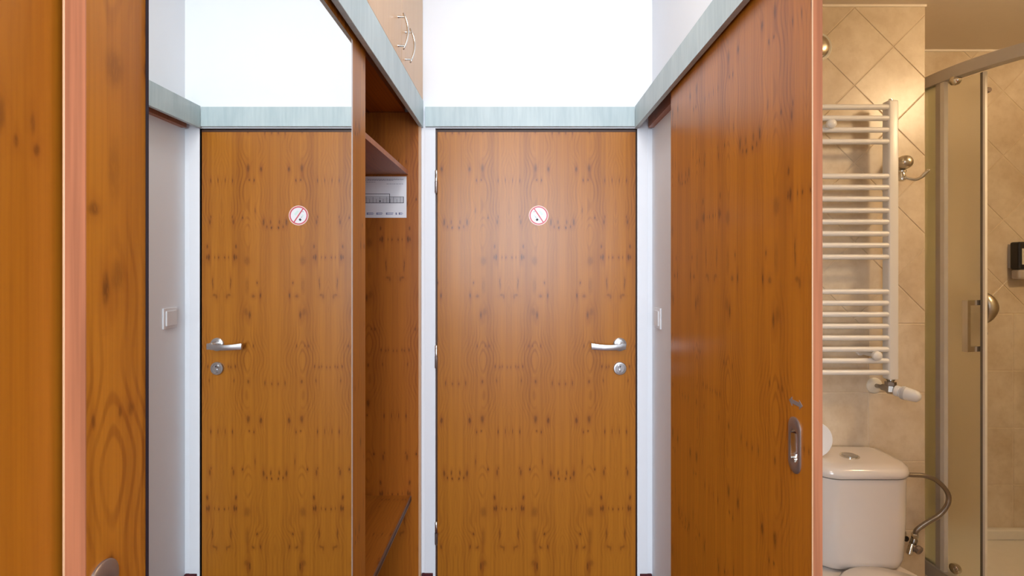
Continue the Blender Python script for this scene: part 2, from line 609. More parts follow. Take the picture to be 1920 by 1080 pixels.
w = struct('wall_bathroom', bx(0.676, XC, YB + 0.002, 2.35, 0, ZB), 'grout', 'beige tiled bathroom wall behind towel radiator and toilet', 'wall')
tiled(w, 0.68, XC, YB, 0.18, 1.1765, ZB - 0.004, 0.333, 0.25, 2.0427 - 1.226, 2.0427 + 1.226, [1.277])
w = struct('wall_shower', bx(XC, 2.7, YS + 0.002, 2.4, 0, ZB), 'grout', 'beige tiled wall inside the shower', 'wall')
tiled(w, XC + 0.002, 2.6, YS, 0.18, 1.179, ZB - 0.004, 0.333, 0.25, -0.541, 2.02 + 1.70, [2.1755])
struct('wall_bathroom_right', bx(2.6, 2.7, -0.5, YS, 0, ZB + 0.06), 'grout_b', 'beige bathroom wall beyond the shower', 'wall')
# pale strips where tile meets the bathroom ceiling, and the tile edge at the corner
struct('trim_1', bx(0.70, XC + 0.002, YB - 0.004, YB + 0.003, ZB - 0.008, ZB), 'white_trim', 'pale strip along top of radiator wall tiles', 'trim')
struct('trim_2', bx(XC + 0.002, 2.59, YS - 0.004, YS + 0.003, ZB - 0.008, ZB), 'white_trim', 'pale strip along top of shower wall tiles', 'trim')

# window of the bedroom behind the viewpoint
win = struct('window_1', boxes([(-2.2, 1.6, -4.38, -4.32, 1.05, 1.11), (-2.2, 1.6, -4.38, -4.32, 2.61, 2.67), (-2.2, -2.14, -4.38, -4.32, 1.11, 2.61),
                                (1.54, 1.6, -4.38, -4.32, 1.11, 2.61), (-0.33, -0.27, -4.38, -4.32, 1.11, 2.61)]), 'frame',
             'white bedroom window behind the viewpoint', 'window')

# baseboards by the entrance door
struct('baseboard_left', bx(-0.403, -0.356, D - 0.012, D, 0, 0.083, bev=0.002), 'carpet', 'dark red skirting left of the entrance door', 'baseboard')
struct('baseboard_right', bx(0.523, 0.573, D - 0.012, D, 0, 0.080, bev=0.002), 'carpet', 'dark red skirting right of the entrance door', 'baseboard')

# white steel door frame
fr = bmesh.new()
box(fr, -0.392, -0.346, D - 0.003, D + 0.03, 0, 2.0, bev=0.001)
box(fr, 0.512, 0.556, D - 0.003, D + 0.03, 0, 2.0, bev=0.001)
box(fr, -0.346, 0.512, D - 0.003, D + 0.03, 1.972, 2.0)
struct('trim_3', fr, 'frame', 'white steel frame around the entrance door', 'door frame')

# ------------------------------------------------------------------ entrance door
LX0, LX1, LZ1 = -0.338, 0.506, 1.966
door = struct('door_1', bx(LX0, LX1, D + 0.002, D + 0.042, 0.008, LZ1, bev=0.0015), 'door',
              'knotty wooden entrance door with steel lever handle and round sign', 'door')
obj('rebate', boxes([(-0.346, LX0 - 0.001, D + 0.012, D + 0.03, 0, 1.972), (LX1 + 0.001, 0.512, D + 0.012, D + 0.03, 0, 1.972), (LX0, LX1, D + 0.012, D + 0.03, LZ1 + 0.001, 1.972)]),
    'darkedge', door)
obj('edge_strip', bx(LX0, LX1, D + 0.0005, D + 0.004, LZ1 - 0.008, LZ1), 'darkedge', door)
# hinges: bright upper knuckle, dark lower knuckle
for zt in (1.793, 1.05, 0.30):
    h = bmesh.new()
    lathe(h, (-0.342, D - 0.004, zt - 0.045), (0, 0, 1), [(0.0065, 0), (0.0065, 0.044), (0.004, 0.047)], 14)
    ho = obj('hinge', h, 'chrome', door, 40)
    h = bmesh.new()
    lathe(h, (-0.342, D - 0.004, zt - 0.098), (0, 0, 1), [(0.004, 0), (0.0068, 0.004), (0.0068, 0.052)], 14)
    obj('hinge_pin', h, 'bronze', ho, 40)
# lever handle
hx, hz = 0.438, 1.054
bm = bmesh.new()
lathe(bm, (hx, D + 0.002, hz), (0, -1, 0), [(0.028, 0), (0.028, 0.006), (0.0255, 0.0085), (0.016, 0.0095)], 36)
hand = obj('handle', bm, 'steel', door, 40)
bm = bmesh.new()
lathe(bm, (hx + 0.001, D - 0.004, hz + 0.001), (0, -1, 0), [(0.0125, 0), (0.0115, 0.03), (0.0125, 0.043), (0.010, 0.046)], 24)
obj('neck', bm, 'steel', hand, 40)
bm = bmesh.new()
rings = []
for k in range(13):
    t = k / 12
    x = 0.4535 - t * 0.142
    yc = D - 0.046 - 0.006 * math.sin(t * PI) + 0.004 * t
    zc = hz - 0.002 + (-0.0045 * math.sin(t * PI) if t > 0.15 else 0)
    hh = 0.0125 - 0.0015 * math.sin(t * PI)
    th = 0.0045
    r = []
    for (a, b) in ((-th, -hh), (-th * 1.3, -hh * 0.5), (-th * 1.3, hh * 0.5), (-th, hh), (th, hh), (th, -hh)):
        r.append((x, yc + a, zc + b))
    rings.append(r)
loft(bm, rings)
obj('lever', bm, 'steel', hand, 35)
# lock rosette with cylinder
lz = 0.952
bm = bmesh.new()
lathe(bm, (hx, D + 0.002, lz), (0, -1, 0), [(0.028, 0), (0.028, 0.006), (0.026, 0.0085), (0.0195, 0.009), (0.0185, 0.007)], 36)
lock = obj('lock', bm, 'steel', door, 40)
bm = bmesh.new()
lathe(bm, (hx, D - 0.004, lz + 0.008), (0, -1, 0), [(0.0085, 0), (0.0085, 0.006), (0.0075, 0.007)], 20)
box(bm, hx - 0.0042, hx + 0.0042, D - 0.0085, D - 0.004, lz - 0.016, lz + 0.003, bev=0.001)
cyl = obj('lock_cylinder', bm, 'steel', lock, 40)
obj('keyhole', boxes([(hx - 0.001, hx + 0.001, D - 0.0116, D - 0.0105, lz + 0.003, lz + 0.013), (hx - 0.003, hx + 0.003, D - 0.0114, D - 0.0105, lz + 0.0085, lz + 0.0115)]), 'hole', lock)

# no-smoking sticker
sx, sz, sy = 0.093, 1.6025, D + 0.002
st = thing('no_smoking_sign', (sx, sy, sz), 'round red and white no-smoking sticker on the entrance door', 'sign')


def disc(r0, r1, y0, y1, n=40, cx=0.0, cz=0.0):
    bm = bmesh.new()
    def ring(r, y): return [(sx + cx + r * math.cos(2 * PI * i / n), y, sz + cz + r * math.sin(2 * PI * i / n)) for i in range(n)]
    if r0 <= 0:
        loft(bm, [ring(r1, y0), ring(r1, y1)])
    else:
        loft(bm, [ring(r1, y0), ring(r1, y1), ring(r0, y1), ring(r0, y0)], False, False)
    return bm


obj('disc', disc(0, 0.0345, sy, sy - 0.0008), 'signwhite', st)
obj('rim', disc(0.0385, 0.0422, sy, sy - 0.0009), 'pink', st)
obj('ring', disc(0.0338, 0.0386, sy, sy - 0.0011), 'red', st)


def bar2d(x, z, ang, ln, wd, y0, y1):
    bm = bmesh.new()
    box(bm, -ln / 2, ln / 2, y0, y1, -wd / 2, wd / 2)
    bmesh.ops.rotate(bm, verts=bm.verts[:], cent=(0, 0, 0), matrix=Matrix.Rotation(-ang, 3, 'Y'))
    bmesh.ops.translate(bm, verts=bm.verts[:], vec=(sx + x, 0, sz + z))
    return bm


obj('slash', bar2d(0.0005, 0, math.radians(-56), 0.069, 0.0048, sy, sy - 0.0013), 'red', st)
bm = bar2d(-0.0065, -0.018, math.radians(40), 0.0095, 0.0085, sy, sy - 0.0011)
obj('match_head', bm, 'hole', st)
obj('match_stick', bar2d(-0.0115, -0.0085, math.radians(-58), 0.010, 0.002, sy, sy - 0.00105), 'inkgrey', st)
obj('smoke', bar2d(0.009, 0.011, math.radians(-50), 0.022, 0.009, sy, sy - 0.001), 'signgreen', st)
obj('smoke', bar2d(-0.0165, -0.002, math.radians(-60), 0.012, 0.006, sy, sy - 0.001), 'signgreen', st)
obj('cigarette_tip', bar2d(-0.0185, 0.016, math.radians(20), 0.008, 0.0024, sy, sy - 0.001), 'inkgrey', st)

# ------------------------------------------------------------------ teal fascia boards
struct('trim_4', bx(-0.387, 0.4985, 2.172, D, 1.9765, 2.0597, bev=0.001), 'teal_x', 'teal grey wood fascia board above the entrance door', 'fascia board')
FL0, FL1 = 1.9746, 2.0885
struct('trim_5', bx(-0.413, -0.397, -0.42, 2.187, FL0, FL1, bev=0.001), 'teal_y', 'teal grey fascia board running above the mirror on the left', 'fascia board')
struct('trim_6', boxes([(0.4993, 0.515, -0.42, 2.172, 1.9707, 2.062), (0.515, XR, -0.42, 2.172, 2.05, 2.062)]), 'teal_y',
       'teal grey pelmet board running above the bathroom sliding door', 'fascia board')
# wooden running rail behind the pelmet
struct('trim_7', bx(0.5526, XR, 0.0, 2.165, 1.969, 2.03, bev=0.001), 'edge', 'reddish wooden running rail under the right pelmet', 'rail')

# ------------------------------------------------------------------ doors with flush pulls
def panel(bm, xf, xb, y0, y1, z0, z1, pocket, depth):
    """door leaf in the y/z plane, face at xf, pocket (py0, py1, pz0, pz1) sunk by depth"""
    sg = 1 if xb > xf else -1
    ys, zs = [y0, pocket[0], pocket[1], y1], [z0, pocket[2], pocket[3], z1]
    g = [[bm.verts.new((xf, y, z)) for z in zs] for y in ys]
    for i in range(3):
        for j in range(3):
            if (i, j) != (1, 1):
                bm.faces.new((g[i][j], g[i + 1][j], g[i + 1][j + 1], g[i][j + 1]))
    xp = xf + sg * depth
    p = [bm.verts.new((xp, y, z)) for y, z in ((ys[1], zs[1]), (ys[2], zs[1]), (ys[2], zs[2]), (ys[1], zs[2]))]
    f = [g[1][1], g[2][1], g[2][2], g[1][2]]
    for k in range(4):
        bm.faces.new((f[k], f[(k + 1) % 4], p[(k + 1) % 4], p[k]))
    bm.faces.new(p)
    b = [bm.verts.new((xb, y, z)) for y, z in ((y0, z0), (y1, z0), (y1, z1), (y0, z1))]
    bm.faces.new(b)
    bm.faces.new([g[i][0] for i in range(4)] + [b[1], b[0]])
    bm.faces.new([g[i][3] for i in range(3, -1, -1)] + [b[3], b[2]])
    bm.faces.new([g[0][j] for j in range(3, -1, -1)] + [b[0], b[3]])
    bm.faces.new([g[3][j] for j in range(4)] + [b[2], b[1]])
    return bm


def stadium(yc, zc, hw, hh, n=12):
    pts = []
    for k in range(n + 1):
        a = PI * k / n
        pts.append((yc + hw * math.cos(a), zc + (hh - hw) + hw * math.sin(a)))
    for k in range(n + 1):
        a = PI + PI * k / n
        pts.append((yc + hw * math.cos(a), zc - (hh - hw) + hw * math.sin(a)))
    return pts


def flush_pull(parent, xf, out, yc, zc, hw=0.0205, hh=0.0525):
    """obround plate with a sunk finger cup; out = +1/-1 is the side the face looks to"""
    iw, ih, dz = hw * 0.56, hh * 0.58, -hh * 0.02
    spec = [(hw, hh, 0.0, 0), (hw, hh, 0.0022, 0), (hw * 0.93, hh * 0.97, 0.0034, 0), (iw * 1.12, ih * 1.06, 0.0034, dz), (iw, ih, 0.0026, dz)]
    bm = bmesh.new()
    loft(bm, [[(xf + out * e, y, z) for y, z in stadium(yc, zc + d, a, b)] for a, b, e, d in spec], False, False)
    o = obj('handle', bm, 'bronze', parent, 50)
    bm = bmesh.new()
    spec = [(iw * 1.01, ih * 1.01, 0.0027, dz), (iw * 0.97, ih * 0.98, -0.004, dz), (iw * 0.75, ih * 0.88, -0.0085, dz)]
    loft(bm, [[(xf + out * e, y, z) for y, z in stadium(yc, zc + d, a, b)] for a, b, e, d in spec], False, True)
    obj('finger_cup', bm, 'chrome', o, 50)
    return o


# sliding bathroom door
XS0, XS1, SY0, SY1 = 0.522, 0.540, 0.909, 1.743
bm = panel(bmesh.new(), XS0, XS1, SY0 + 0.0012, SY1, 0.012, 2.02, (0.947, 0.983, 1.005, 1.09), 0.010)
sd = struct('door_2', bm, 'slide', 'knotty wooden sliding bathroom door with oval flush pull', 'sliding door')
obj('edge_band', bx(XS0 + 0.0018, XS1, SY0, SY0 + 0.0012, 0.012, 2.02), 'edge', sd)
obj('edge_glint', bx(XS0 - 0.0004, XS0 + 0.0018, SY0 - 0.0003, SY0 + 0.0022, 0.012, 2.02, bev=0.0006), 'band_glint', sd)  # highlight on the front corner, painted as a thin pale strip
flush_pull(sd, XS0, -1, 0.965, 1.0475)
# double arrow sticker above the pull
ya, yb, za = 0.9395, 0.986, 1.127
ar = [(ya, za), (ya + 0.011, za + 0.0085), (ya + 0.010, za + 0.0038), (yb - 0.010, za + 0.0038), (yb - 0.011, za + 0.0085), (yb, za),
      (yb - 0.011, za - 0.0085), (yb - 0.010, za - 0.0038), (ya + 0.010, za - 0.0038), (ya + 0.011, za - 0.0085)]
bm = bmesh.new()
loft(bm, [[(XS0, y, z) for y, z in ar], [(XS0 - 0.0008, y, z) for y, z in ar]])
tag(obj('arrow_sticker', bm, 'arrow'), 'grey double arrow sticker above the pull of sliding door', 'sticker')

# ------------------------------------------------------------------ wardrobe on the left
XD = -0.422                                     # face of the mirror door
wd = thing('wardrobe', (-0.72, 0.85, 0), 'built-in wooden wardrobe with mirror sliding door and open bench niche', 'wardrobe')
ND, NF = 1.434, 2.165                           # niche from the mirror door to its end panel
ep = obj('end_panel', bx(-1.018, -0.4135, NF, 2.187, 0, 2.034), 'carc', wd)
obj('edge_band', bx(-0.4135, -0.4050, NF, 2.187, 0, 1.974), 'band_glint', ep)
obj('partition', bx(-1.0, -0.47, 1.395, 1.415, 0, 2.03), 'carc', wd)
obj('side_panel', bx(-1.018, -0.43, -0.42, -0.40, 0, 2.03), 'carc', wd)
obj('back_panel', bx(-1.018, -1.005, -0.40, NF, 0, 2.03), 'carc', wd)
obj('top_panel', bx(-1.005, -0.47, -0.40, NF, 2.035, 2.055), 'carc', wd)
# niche ceiling batten
sh = obj('shelf', bx(-1.005, -0.459, 1.415, NF, 1.771, 1.789), 'board', wd)
obj('edge_band', bx(-0.459, -0.4575, 1.415, NF, 1.771, 1.789), 'edge', sh)
bn = obj('bench', bx(-1.005, -0.447, 1.415, NF, 0.402, 0.421), 'board', wd)
obj('edge_band', bx(-0.447, -0.443, 1.415, NF - 0.002, 0.4035, 0.4195), 'darkedge', bn)
obj('edge_strip', boxes([(-0.4475, -0.4426, 1.415, NF - 0.002, 0.4195, 0.4214), (-0.4475, -0.4426, 1.415, NF - 0.002, 0.4020, 0.4035)]), 'bronze', bn)
obj('base_panel', bx(-0.80, -0.78, 1.415, NF, 0, 0.402), 'carc', wd)
# mirror door
HY = 0.5245
bm = panel(bmesh.new(), XD, XD - 0.022, 0.5046, ND, 0.02, 2.03, (HY - 0.014, HY + 0.014, 0.99, 1.07), 0.010)
md = obj('sliding_door', bm, 'mdoor', wd)
obj('edge_band', bx(XD - 0.0205, XD, 0.5034, 0.5046, 0.02, 2.03), 'edge', md)
obj('edge_glint', bx(XD - 0.0224, XD - 0.0200, 0.5030, 0.505, 0.02, 2.03, bev=0.0006), 'band_glint', md)  # thin pale strip painted for the highlight at the rear corner
flush_pull(md, XD, 1, HY, 1.029, 0.0185, 0.0525)
MY0, MY1, MZ0, MZ1 = 0.5846, 1.314, 0.10, 1.960
bm = bmesh.new()
prof = [(XD + 0.0003, MY0), (XD + 0.004, MY0), (XD + 0.004, MY1 - 0.013), (XD + 0.0030, MY1), (XD + 0.0003, MY1)]
loft(bm, [[(x, y, MZ0) for x, y in prof], [(x, y, MZ1) for x, y in prof]])
mo = obj('mirror', bm, ['mirror', 'mirroredge', 'white_plastic'], md)
for p in mo.data.polygons:
    if 0.5 < p.normal.x < 0.9999:
        p.material_index = 2
    elif p.normal.x < 0.5:
        p.material_index = 1 if p.normal.y < 0.5 else 2
tag(mo, 'tall frameless mirror on the wardrobe sliding door')
# second leaf on the rear track
obj('sliding_door', bx(-0.472, -0.450, -0.38, 0.62, 0.02, 2.03), 'rdoor', wd)

# upper cabinet with four doors, two of them with bow handles in view
UZ0, UZ1 = 2.0925, 2.735
uc = thing('upper_cabinet', (-0.70, 1.15, 2.06), 'sheen-paled wooden overhead cabinet with bow handles above the teal fascia', 'cabinet')
obj('body', bx(-1.018, -0.419, -0.42, 2.187, 2.057, 2.745), 'upper', uc)
edges = [2.186, 1.786, 1.386, 0.986, 0.586, 0.186]
for i, (a, b) in enumerate(zip(edges, edges[1:])):
    dr = obj('cabinet_door', bx(-0.418, -0.399, b + 0.0012, a - 0.0012, UZ0, UZ1, bev=0.001), 'upper', uc)
    near = i % 2 == 0
    y = b + 0.056 if near else a - 0.056
    bm = bmesh.new()
    zc, hl = 2.1745, 0.061
    pts, rad = [], []
    for k in range(17):
        t = -1 + 2 * k / 16
        pts.append((-0.3815 + 0.0155 * (1 - t * t), y, zc + hl * t))
        rad.append(0.0028 + 0.0010 * (1 - t * t))
    tube(bm, pts, rad, 12)
    ho = obj('bow_handle', bm, 'chrome', dr, 'all')
    for s in (-1, 1):
        bm = bmesh.new()
        lathe(bm, (-0.399, y, zc + s * 0.0485), (1, 0, 0), [(0.0045, 0), (0.0036, 0.004), (0.0034, 0.021)], 12)
        obj('post', bm, 'chrome', ho, 40)

# evacuation plan in the niche
PY = NF - 0.0004
pl = thing('evacuation_plan', (-0.58, PY, PZ(408.5, PY)), 'white printed floor plan sheet fixed in the niche below shelf', 'notice')
px_r = PX(762.3, PY)
obj('sheet', bx(px_r - 0.245, px_r, PY - 0.002, PY, PZ(408.3, PY), PZ(331, PY)), 'paper', pl)


def ink(items, mat, name):
    bm = bmesh.new()
    for (x0, x1, y0, y1) in items:
        box(bm, PX(x0, PY), PX(x1, PY), PY - 0.0023, PY - 0.0019, PZ(y1, PY), PZ(y0, PY))
    return obj(name, bm, mat, pl)


ink([(661, 756.5, 370, 380.2)], 'inkfill', 'plan_fill')
lines = [(661, 731, 363.4, 364.3), (730.4, 731.4, 363.4, 380.8), (731, 757, 368.9, 369.7), (756.3, 757.3, 368.9, 380.8), (661, 757, 380.1, 381.0), (661, 731, 368.6, 369.2)]
x = 661.0
k = 0
while x < 756:
    lines.append((x, x + 0.5, 373.2 if k % 2 else 369.5, 380.5))
    x += 6.4
    k += 1
lines += [(711.6, 714.0, 376.0, 378.6)]
bm = bmesh.new()
for (x0, x1, y0, y1) in lines:
    box(bm, PX(x0, PY), PX(x1, PY), PY - 0.0026, PY - 0.0022, PZ(y1, PY), PZ(y0, PY))
obj('plan_lines', bm, 'ink', pl)
rnd = random.Random(3)
txt = []
for (xa, xb, ya) in ((664, 757, 335.6), (664, 738, 338.0), (664, 704, 341.2), (725, 757, 344.6), (690, 757, 336.8)):
    x = xa
    while x < xb:
        wdt = rnd.uniform(1.5, 4.5)
        txt.append((x, min(x + wdt, xb), ya, ya + 0.85))
        x += wdt + 0.9
ink(txt, 'inkgrey', 'header_print')
txt = []
for (xa, xb) in ((665, 682), (688, 703), (706, 718), (724, 738), (742, 745), (748, 757)):
    for row in (398.6, 400.3, 401.9):
        txt.append((xa, xb - rnd.uniform(0, 3), row, row + 0.8))
    txt.append((xa, xa + 2.0, 398.6, 402.4))
ink(txt, 'inkblue', 'footer_print')

# ------------------------------------------------------------------ light switch
sw = thing('light_switch', (XR, 2.09, 1.134), 'white square light switch on the right hall wall', 'light switch')
obj('plate', bx(XR - 0.0065, XR, 2.049, 2.131, 1.134, 1.217, bev=0.002, seg=3), 'white_plastic', sw)
bm = bx(XR - 0.012, XR - 0.006, 2.060, 2.120, 1.145, 1.206, bev=0.0022, seg=3)
obj('rocker', bm, 'white_plastic', sw)

# ------------------------------------------------------------------ towel radiator
RY = 1.785
rd = thing('towel_radiator', (1.08, RY + 0.02, 0.985), 'white towel radiator with horizontal tubes on the tiled bathroom wall', 'radiator')
RX0, RX1 = 0.835, 1.291
for (xa, xb) in ((RX1, RX1 + 0.0355), (RX0 - 0.0355, RX0)):
    bm = bmesh.new()
    box(bm, xa, xb, RY, RY + 0.036, 0.990, 1.963, bev=0.006, seg=4)
    po = obj('post', bm, 'enamel', rd, 40)
    bm = bmesh.new()
    lathe(bm, ((xa + xb) / 2, RY + 0.018, 1.962), (0, 0, 1), [(0.0085, 0), (0.0085, 0.004), (0.005, 0.006), (0.005, 0.009)], 16)
    obj('plug', bm, 'chrome', po, 40)
ty = [200, 221, 243, 265, 330, 351, 373, 394.5, 416, 438, 460, 482, 547, 568.5, 590, 612, 634, 655.5, 677, 699]
first = None
for py in ty:
    z = PZ(py, RY + 0.004)
    if first is None:
        bm = bmesh.new()
        lathe(bm, (RX0 - 0.004, RY + 0.0095, z), (1, 0, 0), [(0.0095, 0), (0.0095, RX1 - RX0 + 0.005)], 16)
        first = obj('tube', bm, 'enamel', rd, 40)
        z0 = z
    else:
        c = first.copy()
        COL.objects.link(c)
        c.location = first.location + Vector((0, 0, z - z0))
# mounting brackets with round caps
for (px, py) in ((1562, 230.5), (1648, 668)):
    y0 = RY - 0.006
    x, z = PX(px, y0 - 0.01), PZ(py, y0 - 0.01)
    bm = bmesh.new()
    lathe(bm, (x, y0 + 0.008, z), (0, -1, 0), [(0.0145, 0), (0.0165, 0.006), (0.0155, 0.014), (0.010, 0.019), (0.003, 0.0205)], 24)
    br = obj('bracket_cap', bm, 'enamel', rd, 40)
    bm = bmesh.new()
    lathe(bm, (x, YB - 0.0003, z), (0, -1, 0), [(0.014, 0), (0.014, 0.006), (0.008, 0.008), (0.008, YB - y0)], 16)
    obj('bracket_stem', bm, 'enamel', br, 40)
# valve below the right post
vx = RX1 + 0.018
vy = RY + 0.018
bm = bmesh.new()
lathe(bm, (vx, vy, 0.990), (0, 0, -1), [(0.013, 0), (0.0135, 0.004), (0.0105, 0.006), (0.0105, 0.009)], 18)
lathe(bm, (vx, vy, 0.981), (0, 0, -1), [(0.0175, 0), (0.0175, 0.012), (0.013, 0.014), (0.0155, 0.034), (0.010, 0.042)], 6)
vb = obj('valve', bm, 'dark_chrome', rd, 30)
bm = bmesh.new()
pa = Vector((PX(1640, YB), YB - 0.006, PZ(722, YB)))
pd = Vector((vx, vy, 0.955)) - pa
lathe(bm, pa, pd, [(0.0075, 0), (0.0075, pd.length * 0.45), (0.0115, pd.length * 0.47), (0.0125, pd.length)], 16)
obj('pipe', bm, 'dark_chrome', vb, 40)
bm = bmesh.new()
rx, rz = PX(1640, YB - 0.004), PZ(723, YB - 0.004)
lathe(bm, (rx, YB - 0.0003, rz), (0, -1, 0), [(0.0285, 0), (0.0285, 0.003), (0.024, 0.007), (0.012, 0.009)], 28)
obj('wall_rosette', bm, 'cream', vb, 40)
p0 = Vector((vx + 0.006, vy - 0.008, 0.9535))
p1 = Vector((1.3540, 1.725, 0.9440))
ln = (p1 - p0).length
bm = bmesh.new()
lathe(bm, p0, p1 - p0, [(0.0165, 0.004), (0.0185, 0.006), (0.0185, 0.018), (0.0165, 0.020), (0.0215, 0.024), (0.0225, 0.034), (0.0205, ln * 0.72), (0.018, ln * 0.88), (0.011, ln * 0.97), (0.002, ln)], 28)
hd = obj('thermostat_head', bm, 'white_plastic', vb, 40)
bm = bmesh.new()
lathe(bm, p0, p1 - p0, [(0.0222, 0.026), (0.0230, 0.028), (0.0230, 0.036), (0.0215, 0.0385)], 28)
obj('scale_ring', bm, 'inkfill', hd, 40)

# round ventilation valve high on the radiator wall
vt = thing('ventilation_valve', (1.089, YB, PZ(87, 1.86) - 0.054), 'round cream ventilation valve high on the tiled bathroom wall', 'vent')
vc = (1.089, YB, PZ(87, 1.86))
bm = bmesh.new()
lathe(bm, vc, (0, -1, 0), [(0.054, 0), (0.054, 0.004), (0.049, 0.010), (0.043, 0.008), (0.040, 0.002)], 40)
obj('rim', bm, 'cream', vt, 40)
bm = bmesh.new()
lathe(bm, vc, (0, -1, 0), [(0.012, 0.0), (0.012, 0.012), (0.036, 0.014), (0.037, 0.018), (0.030, 0.025), (0.016, 0.029), (0.002, 0.030)], 40)
obj('disc', bm, 'nickel', vt, 40)

# robe hook
hk = thing('robe_hook', (1.364, YB, 1.68), 'chrome robe hook with round knob beside the towel radiator', 'hook')
kx, kz = PX(1700, 1.82), PZ(303.5, 1.82)
bm = bmesh.new()
lathe(bm, (kx - 0.004, YB, kz), (0.06, -1, 0), [(0.0245, 0), (0.0245, 0.006), (0.021, 0.009), (0.0225, 0.028), (0.0250, 0.042), (0.0225, 0.055), (0.015, 0.064), (0.002, 0.067)], 32)
obj('knob', bm, 'nickel', hk, 60)
jx, jz = PX(1694, 1.83), PZ(317, 1.83)
bm = bmesh.new()
lathe(bm, (jx, 1.838, jz), (0, 0, -1), [(0.009, 0), (0.014, 0.004), (0.014, 0.010), (0.010, 0.013), (0.0125, 0.028), (0.0120, 0.038), (0.005, 0.043)], 18)
obj('stem', bm, 'chrome', hk, 40)
bm = bmesh.new()
yy = 1.825
hp = smooth_path([(PX(694, 1), 0, 0)] * 0 + [(PX(a, yy), yy - 0.006 * i, PZ(b, yy)) for i, (a, b) in enumerate(((1696, 332), (1704, 336), (1712, 337.5), (1720, 333.5), (1725, 327), (1730, 321)))])
tube(bm, hp, [0.0058 if i < len(hp) - 3 else 0.0048 for i in range(len(hp))], 12)
obj('prong', bm, 'chrome', hk, 'all')

# ------------------------------------------------------------------ toilet
TX = 1.1316
to = thing('toilet', (TX, 1.5, 0), 'white ceramic toilet with dual flush cistern against the tiled wall', 'toilet')


def footprint(hw, yb, yf, rf, rb, z, n=10, bow=0.0):
    """plan outline: back corners radius rb, front corners radius rf (front is -y)"""
    pts = []
    def arc(cx, cy, r, a0, a1):
        for k in range(n + 1):
            a = a0 + (a1 - a0) * k / n
            pts.append([cx + r * math.cos(a), cy + r * math.sin(a)])
    arc(hw - rb, yb - rb, rb, PI / 2, 0)
    arc(hw - rf, yf + rf, rf, 0, -PI / 2)
    arc(-hw + rf, yf + rf, rf, -PI / 2, -PI)
    arc(-hw + rb, yb - rb, rb, PI, PI / 2)
    return [(TX + x, y - bow * (1 - (x / hw) ** 2) * (1 if y < (yb + yf) / 2 else 0), z) for x, y in pts]


bm = bmesh.new()
loft(bm, [footprint(0.135, 1.845, 1.690, 0.06, 0.02, 0.392, bow=0.012), footprint(0.150, 1.85, 1.676, 0.065, 0.02, 0.405, bow=0.014), footprint(0.157, 1.852, 1.670, 0.07, 0.02, 0.43, bow=0.015),
          footprint(0.160, 1.855, 1.664, 0.07, 0.02, 0.56, bow=0.016), footprint(0.161, 1.855, 1.662, 0.07, 0.02, 0.698, bow=0.016)])
tank = obj('cistern', bm, 'ceramic', to, 50)
bm = bmesh.new()
loft(bm, [footprint(0.160, 1.857, 1.664, 0.07, 0.02, 0.6995, bow=0.016), footprint(0.1655, 1.860, 1.657, 0.072, 0.02, 0.7035, bow=0.017), footprint(0.1665, 1.860, 1.656, 0.072, 0.02, 0.715, bow=0.017),
          footprint(0.163, 1.857, 1.660, 0.070, 0.02, 0.728, bow=0.017), footprint(0.153, 1.852, 1.671, 0.065, 0.02, 0.7355, bow=0.016), footprint(0.13, 1.845, 1.70, 0.06, 0.02, 0.7385, bow=0.012)])
lid = obj('cistern_lid', bm, 'ceramic', to, 70)
by = 1.752
bm = bmesh.new()
lathe(bm, (PX(1593, by), by, 0.7375), (0, 0, 1), [(0.030, 0), (0.030, 0.0035), (0.027, 0.005), (0.0245, 0.0045)], 32)
bt = obj('flush_button', bm, 'chrome', lid, 40)
bm = bmesh.new()
lathe(bm, (PX(1593, by), by, 0.7395), (0, 0, 1), [(0.0235, 0), (0.0235, 0.0035), (0.021, 0.0045)], 28)
obj('button_inner', bm, 'steel', bt, 40)
# bowl, rim and seat
def oval(cy, a, b, z, n=36):
    return [(TX + a * math.sin(2 * PI * k / n), cy + b * math.cos(2 * PI * k / n), z) for k in range(n)]
bm = bmesh.new()
loft(bm, [oval(1.52, 0.105, 0.26, 0.0), oval(1.52, 0.10, 0.25, 0.06), oval(1.50, 0.105, 0.25, 0.18), oval(1.48, 0.15, 0.29, 0.30), oval(1.49, 0.178, 0.335, 0.375), oval(1.49, 0.178, 0.335, 0.391)])
obj('bowl', bm, 'ceramic', to, 60)
bm = bmesh.new()
loft(bm, [oval(1.44, 0.180, 0.228, 0.3915), oval(1.44, 0.186, 0.235, 0.397), oval(1.44, 0.186, 0.235, 0.408), oval(1.44, 0.178, 0.226, 0.414), oval(1.44, 0.12, 0.16, 0.417)])
obj('seat_cover', bm, 'ceramic', to, 60)

# spare paper roll on the cistern lid
ry = 1.735
rx2 = PX(1528.5, ry)
rr = 0.0600
tp = thing('toilet_paper_roll', (rx2, ry + 0.05, 0.738), 'white toilet paper roll lying on the cistern lid', 'toilet paper')
bm = bmesh.new()
lathe(bm, (rx2, ry, 0.7388 + rr), (0, 1, 0), [(0.020, 0.0005), (rr - 0.002, 0.0), (rr, 0.002), (rr, 0.098), (rr - 0.002, 0.1), (0.020, 0.0995)], 48)
obj('paper', bm, 'paper', tp, 40)
bm = bmesh.new()
lathe(bm, (rx2, ry, 0.7388 + rr), (0, 1, 0), [(0.0205, -0.0005), (0.0205, 0.1005)], 24)
obj('core', bm, 'inkfill', tp, 40)

